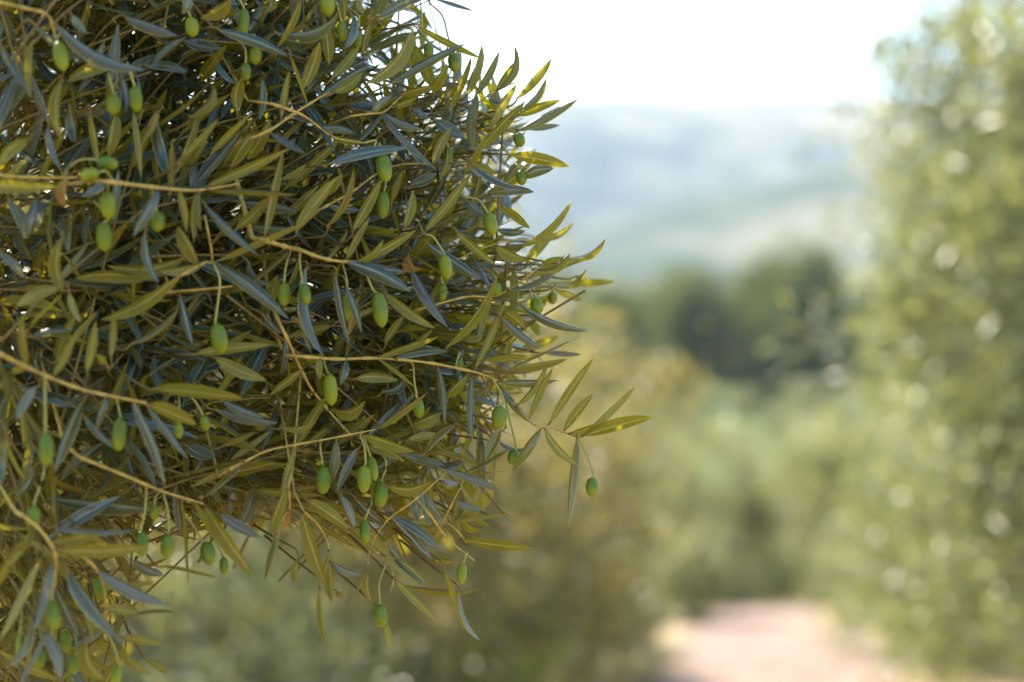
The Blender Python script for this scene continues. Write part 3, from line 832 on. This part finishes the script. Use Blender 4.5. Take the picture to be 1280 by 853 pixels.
# ---- olives: centre, height, width, extra depth, stalk points
OLIVES = [
    (76, 70, 36, 19, 0, [(64, 28), (70, 49)]), (170, 124, 36, 18, 0, [(159, 79), (166, 95)]), (142, 131, 24, 18, 2, [(136, 92), (140, 110)]),
    (305, 28, 36, 15, 1, [(298, -4)]), (240, 34, 24, 17, 2, [(232, 8)]), (319, 70, 22, 17, 2, [(318, 44)]), (307, 90, 22, 14, 2, [(306, 60)]),
    (512, 58, 27, 16, 2, [(527, 42), (526, 6)]), (536, 64, 22, 14, 2, [(533, 50), (527, 42)]), (568, 78, 28, 17, 1, [(560, 46), (553, 20), (539, 6)]),
    (427, 40, 26, 14, 2, [(422, 8)]), (409, 6, 30, 21, 1, [(412, -20)]), (446, 50, 24, 14, 3, [(448, 20)]), (649, 175, 20, 16, 1, [(640, 165), (625, 160)]),
    (652, 222, 19, 14, 1, [(645, 205)]), (613, 280, 29, 18, 0, [(606, 260), (596, 249), (575, 246)]), (480, 210, 36, 20, -2, [(468, 185), (470, 176)]),
    (479, 256, 34, 16, 1, [(482, 230)]), (561, 196, 24, 11, 2, [(556, 172)]), (135, 204, 25, 19, -2, [(112, 199), (98, 201), (84, 212)]),
    (112, 219, 25, 19, -2, [(132, 214), (141, 226)]), (135, 257, 32, 20, -2, [(135, 235)]), (197, 277, 28, 21, -1, [(192, 252), (190, 238)]), (130, 296, 36, 20, 0, [(136, 272)]),
    (274, 423, 35, 21, -3, [(269, 403), (275, 354), (269, 334)]), (381, 368, 29, 17, -2, [(377, 346), (374, 320)]), (355, 368, 30, 17, 0, [(357, 335), (362, 316)]),
    (557, 334, 32, 18, -2, [(554, 315), (541, 296), (530, 292)]), (475, 387, 46, 20, -3, [(466, 362), (453, 335), (433, 328)]), (433, 384, 32, 14, 0, [(434, 352), (428, 330)]),
    (553, 366, 20, 11, 3, [(552, 345)]), (620, 362, 19, 16, 1, [(618, 345)]), (671, 383, 22, 18, 2, [(664, 369), (657, 341)]), (691, 373, 17, 14, 14, [(688, 355)]),
    (624, 522, 31, 20, -1, [(629, 505), (626, 491), (615, 473)]), (642, 572, 21, 16, 1, [(645, 556), (636, 521), (630, 490)]), (740, 609, 27, 17, -1, [(742, 593), (736, 575), (724, 549)]),
    (523, 510, 26, 15, 1, [(518, 478), (516, 456)]), (413, 487, 38, 18, 1, [(408, 462), (405, 450)]), (574, 455, 14, 10, 2, [(574, 440)]),
    (58, 562, 42, 20, -4, [(57, 541), (56, 473)]), (149, 543, 42, 18, -1, [(150, 518), (146, 498)]), (256, 529, 22, 14, 1, [(246, 505), (240, 498)]), (223, 538, 21, 13, 1, [(224, 510)]),
    (41, 646, 27, 21, 0, [(44, 625), (55, 590)]), (178, 681, 36, 17, -1, [(176, 663), (181, 640), (183, 609)]), (209, 683, 31, 18, -1, [(211, 664), (210, 640), (204, 616)]), (193, 641, 20, 13, 1, [(195, 620)]),
    (260, 692, 28, 17, 0, [(254, 678), (240, 655), (228, 640)]), (280, 708, 25, 13, 1, [(276, 690), (262, 660)]), (404, 600, 34, 18, 0, [(403, 578), (400, 555)]),
    (455, 599, 36, 18, -2, [(457, 578), (455, 556), (450, 545)]), (466, 586, 33, 15, 0, [(461, 565), (455, 548)]), (476, 618, 34, 18, 1, [(478, 598), (482, 575)]), (456, 665, 31, 14, 1, [(458, 645), (465, 625)]),
    (577, 717, 29, 14, 0, [(580, 702), (583, 692)]), (476, 770, 27, 17, 0, [(475, 755), (474, 729), (484, 702)]), (67, 769, 38, 19, -2, [(65, 748), (68, 715)]),
    (145, 845, 24, 13, -1, [(149, 832), (142, 808), (133, 790)]), (125, 736, 30, 18, 0, [(124, 715)]), (92, 831, 24, 13, 1, [(97, 812)]), (82, 802, 30, 15, 1, [(84, 780)]), (50, 822, 27, 15, 2, [(52, 800)]),
    (24, 806, 28, 10, 1, [(26, 784)]),
]
prof = [(0, .5), (.17, .485), (.32, .43), (.43, .31), (.48, .17), (.5, .0)]
rows = []
ring = [(0.030, .50), (.20, .465), (.36, .385), (.46, .25), (.5, .08), (.496, -.06), (.465, -.2), (.39, -.33), (.28, -.425), (.15, -.48), (.05, -.505), (.02, -.53)]
V = []; F = []
NS = 14
for (r0, z0) in ring:
    for k in range(NS):
        a = 2 * math.pi * k / NS
        V.append((r0 * math.cos(a), r0 * math.sin(a), z0))
for i in range(len(ring) - 1):
    for k in range(NS):
        k2 = (k + 1) % NS
        F.append((i * NS + k, (i + 1) * NS + k, (i + 1) * NS + k2, i * NS + k2))
OLIVE_MESH = mesh_np('olive', V, F, MAT['olive'])
for i, (x, y, h, w, dz, st) in enumerate(OLIVES):
    dep = front(x) + dz / 100.0 - .004
    sdep = dep + .004
    c = at(x, y, dep)
    s0 = at(st[0][0], st[0][1], sdep)
    hang = (c - s0).normalized()
    if (len(st) == 1): hang = (hang * .5 + Vector((0, 0, -.5))).normalized()
    hang = (hang * .6 + Vector((rl.uniform(-.12, .12), rl.uniform(-.25, .25), -.5))).normalized()
    if i in (19, 20): hang = Vector((.9, .15, -.25)) if i == 19 else Vector((-.9, .1, -.2)); hang.normalize()
    vs_ = rl.uniform(.88, 1.08); hh = h * dep / FPX * vs_; ww = w * dep / FPX * vs_ * rl.uniform(.93, 1.05)
    qn = (-hang).to_track_quat('Z', 'Y')
    o = bpy.data.objects.new('olive', OLIVE_MESH); COL.objects.link(o)
    o.parent = tree
    mloc = Matrix.Translation(c - TREE_LOC) @ qn.to_matrix().to_4x4() @ Matrix.Diagonal((ww, ww, hh, 1))
    o.matrix_local = mloc
    topp = c - hang * hh * .49
    pts = [topp + hang * hh * .01] + [at(a, b, sdep + .004 * j) for j, (a, b) in enumerate(st)]
    # end on the nearest shoot
    lx, ly = st[-1]
    d2 = (TWA[:, 0] - lx) ** 2 + (TWA[:, 1] - ly) ** 2
    k = int(np.argmin(d2))
    if d2[k] < 22 ** 2:
        pts.append(at(TWA[k, 0], TWA[k, 1], TWA[k, 2]))
    else:
        pts.append(pts[-1] + Vector((rl.uniform(-.02, .0), rl.uniform(.03, .06), rl.uniform(.005, .02))))
    pp = smooth_path(pts, 4)
    inv = mloc.inverted()
    v_, f_ = tube([p - TREE_LOC for p in pp], list(np.linspace(.00095, .0008, len(pp))), 6)
    v_ = np.array([tuple(inv @ Vector(q)) for q in v_])
    g = Geo(); g.add(v_, f_)
    so = bpy.data.objects.new('stalk', g.mesh('stalk', MAT['stalk'])); COL.objects.link(so); so.parent = o

# ---- the rest of the bough and of the crown: leafy shoots through the whole volume
SIL = np.array([(520, -900), (520, -20), (545, 30), (590, 72), (628, 98), (655, 125), (668, 165), (672, 210), (662, 262), (676, 305), (690, 345), (690, 400), (680, 455), (655, 500), (640, 560), (630, 600),
                (622, 650), (585, 690), (545, 702), (500, 712), (455, 705), (415, 690), (370, 668), (330, 668), (280, 668), (245, 690), (215, 690), (192, 735), (175, 790), (150, 840), (140, 900), (120, 1400), (-4000, 1400), (-4000, -900)], dtype=float)


def inside(x, y):
    res = np.zeros(x.shape, bool)
    n = len(SIL); j = n - 1
    for i in range(n):
        xi, yi = SIL[i]; xj, yj = SIL[j]
        cond = ((yi > y) != (yj > y))
        with np.errstate(divide='ignore', invalid='ignore'):
            xx = (xj - xi) * (y - yi) / (yj - yi + 1e-12) + xi
        res ^= cond & (x < xx)
        j = i
    return res


def proj(P):
    d = P - np.array(EYE)
    dep = d @ np.array(CF)
    return 640 + d[..., 0] / dep * FPX, 426.5 - (d @ np.array(CU)) / dep * FPX, dep


r_ = np.random.default_rng(99)


def sample_shoots(n, C, Rr, up, shell):
    u = unit(r_.normal(size=(n, 3))) * (shell + (1 - shell) * r_.random((n, 1))) ** (1 / 2.2)
    sc = np.broadcast_to(Rr, u.shape).copy()
    sc[u[:, 2] > 0, 2] = up
    return C + u * sc, u


def front_np(px):
    return 1.80 - 0.23 * np.clip((600 - px) / 600, 0, 1)


wood = fillwood
leafgeo = Geo()
SHAPES = [leaf_arrays(4, 4, abs(f_) + .15, c_, s_, dome=.7 if c_ < 0 else .2) for f_, c_, s_ in ((.15, -.6, .0), (.3, .5, .2), (.45, -1.2, -.2), (.25, -.2, .1), (.6, .8, 0))]
FAR_SHAPE = [leaf_arrays(2, 2, .3, .3, 0), leaf_arrays(2, 2, .4, -.5, 0.1)]


def shoots(S, U, near, nl):
    """S: shoot base points, U: outward directions"""
    n = len(S)
    dirs = unit(U * 0.8 + r_.normal(size=(n, 3)) * .55 + np.array([0.12, 0, .04]))
    LP = []; LD = []; LN = []; LI = []; stems = []
    for i in range(n):
        d = Vector(dirs[i]); L = r_.uniform(.11, .22)
        droop = r_.uniform(-.06, .02)
        p0 = Vector(S[i]); p1 = p0 + d * L * .5 + Vector((0, 0, .008)); p2 = p0 + d * L + Vector((0, 0, droop))
        if near is not None:
            x, y, dp = proj(np.array([p0, p1, p2]))
            if not inside(x, y).all() or (dp < front_np(x) + .022).any():
                continue
        k = nl
        t = np.linspace(.08, 1.0, k)
        pth = [(p0 * (1 - a) ** 2 + p1 * 2 * a * (1 - a) + p2 * a * a) for a in t]
        v_, f_ = tube([q - TREE_LOC for q in (p0 - d * .05, p0, pth[k // 2], p2)], [.0014, .0012, .0010, .0006], 4)
        stems.append((v_, f_))
        a0 = d.orthogonal().normalized(); b0 = d.cross(a0)
        sp = r_.uniform(0, 6.28)
        bias = float(np.clip((1.74 - p1.z) * 2.2, -.38, .36))
        for j in range(k):
            ang = sp + (j % 2) * math.pi / 2 + r_.normal(0, .2)
            for sg in (1, -1):
                lat = (a0 * math.cos(ang) + b0 * math.sin(ang)) * sg
                w_ = .75 if j < k - 1 else .3
                ld = (d * r_.uniform(.5, 1.0) + lat * w_ + Vector((0, 0, r_.uniform(-.25, .12)))).normalized()
                LI.append(len(stems) - 1); LP.append(pth[j] + lat * .003); LD.append(ld); LN.append(d * .35 - lat * .3 + Vector((r_.normal(0, .25), r_.normal(bias, .30), .8)))
    P = np.array(LP); D = np.array(LD); N = np.array(LN)
    m = len(P); LI = np.array(LI)
    L = r_.uniform(.034, .070, m); W = L * r_.uniform(.12, .195, m)
    if near is not None:
        ok = np.ones(m, bool)
        for t in (.5, 1.0):
            x, y, dp = proj(P + D * L[:, None] * t)
            ok &= inside(x, y) & (dp > front_np(x) + .004)
        frac = np.bincount(LI, ok.astype(float), len(stems)) / np.maximum(1, np.bincount(LI, minlength=len(stems)))
        ok &= frac[LI] > .55
        stems = [q for q, fr in zip(stems, frac) if fr > .55]
        P, D, N, L, W = P[ok], D[ok], N[ok], L[ok], W[ok]; m = len(P)
    for v_, f_ in stems:
        wood.add(v_, f_)
    tint = r_.random(m)
    which = r_.integers(0, 5 if near else 2, m)
    for q in range(5 if near else 2):
        s = which == q
        scatter_leaves(leafgeo, P[s] - np.array(TREE_LOC), D[s], N[s], L[s], W[s], (SHAPES if near else FAR_SHAPE)[q], tint[s])
    return m


S, U = sample_shoots(NSHOOT, CC, CR_, CR_UP, .12)
n1 = shoots(S, U, True, 6)
# shoots of the near face, turned to the light: upward above, hanging below
nf = 1250
fpx = r_.uniform(-80, 680, nf); fpy = r_.uniform(-60, 880, nf)
fd = front_np(fpx) + r_.uniform(.03, .30, nf)
S = np.array([at(a, b, c) for a, b, c in zip(fpx, fpy, fd)])
U = unit(np.stack([r_.uniform(.35, .9, nf), r_.uniform(-.5, .1, nf), (420 - fpy) / 420 * .75 + r_.normal(0, .25, nf)], 1))
n0 = shoots(S, U, True, 6)
C3 = np.array([-0.95, 2.35, 2.95]); C3R = np.array([1.05, 1.0, .62])
S, U = sample_shoots(480, C3, C3R, .7, .2)
n3 = shoots(S, U, True, 5)
S, U = sample_shoots(750, C2, C2R, 1.15, .25)
S = S[S[:, 0] < -0.95]; U = unit((S - C2) / C2R)
n2 = shoots(S, U, None, 5)
print('fill leaves', n1, n2)
tag(tlink('foliage', leafgeo.mesh('foliage', MAT['leaf'])), kind='stuff')
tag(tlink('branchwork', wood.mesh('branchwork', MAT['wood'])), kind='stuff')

# ------------------------------------------------------------------ the air
hz = M('haze')
pv = hz.n('ShaderNodeVolumePrincipled')
pv.inputs['Color'].default_value = (0.58, 0.72, 0.98, 1)
pv.inputs['Density'].default_value = HAZE
pv.inputs['Anisotropy'].default_value = 0.2
hz.l(pv.outputs[0], hz.out.inputs['Volume'])
x0, x1, y0, y1, z0, z1 = -1450, 1450, -80, 2150, -6, 250
v = [(x, y, z) for z in (z0, z1) for y in (y0, y1) for x in (x0, x1)]
f = [(0, 2, 3, 1), (4, 5, 7, 6), (0, 1, 5, 4), (2, 6, 7, 3), (0, 4, 6, 2), (1, 3, 7, 5)]
tag(link(bpy.data.objects.new('haze', mesh_np('haze', v, f, hz.m, False))), kind='stuff')
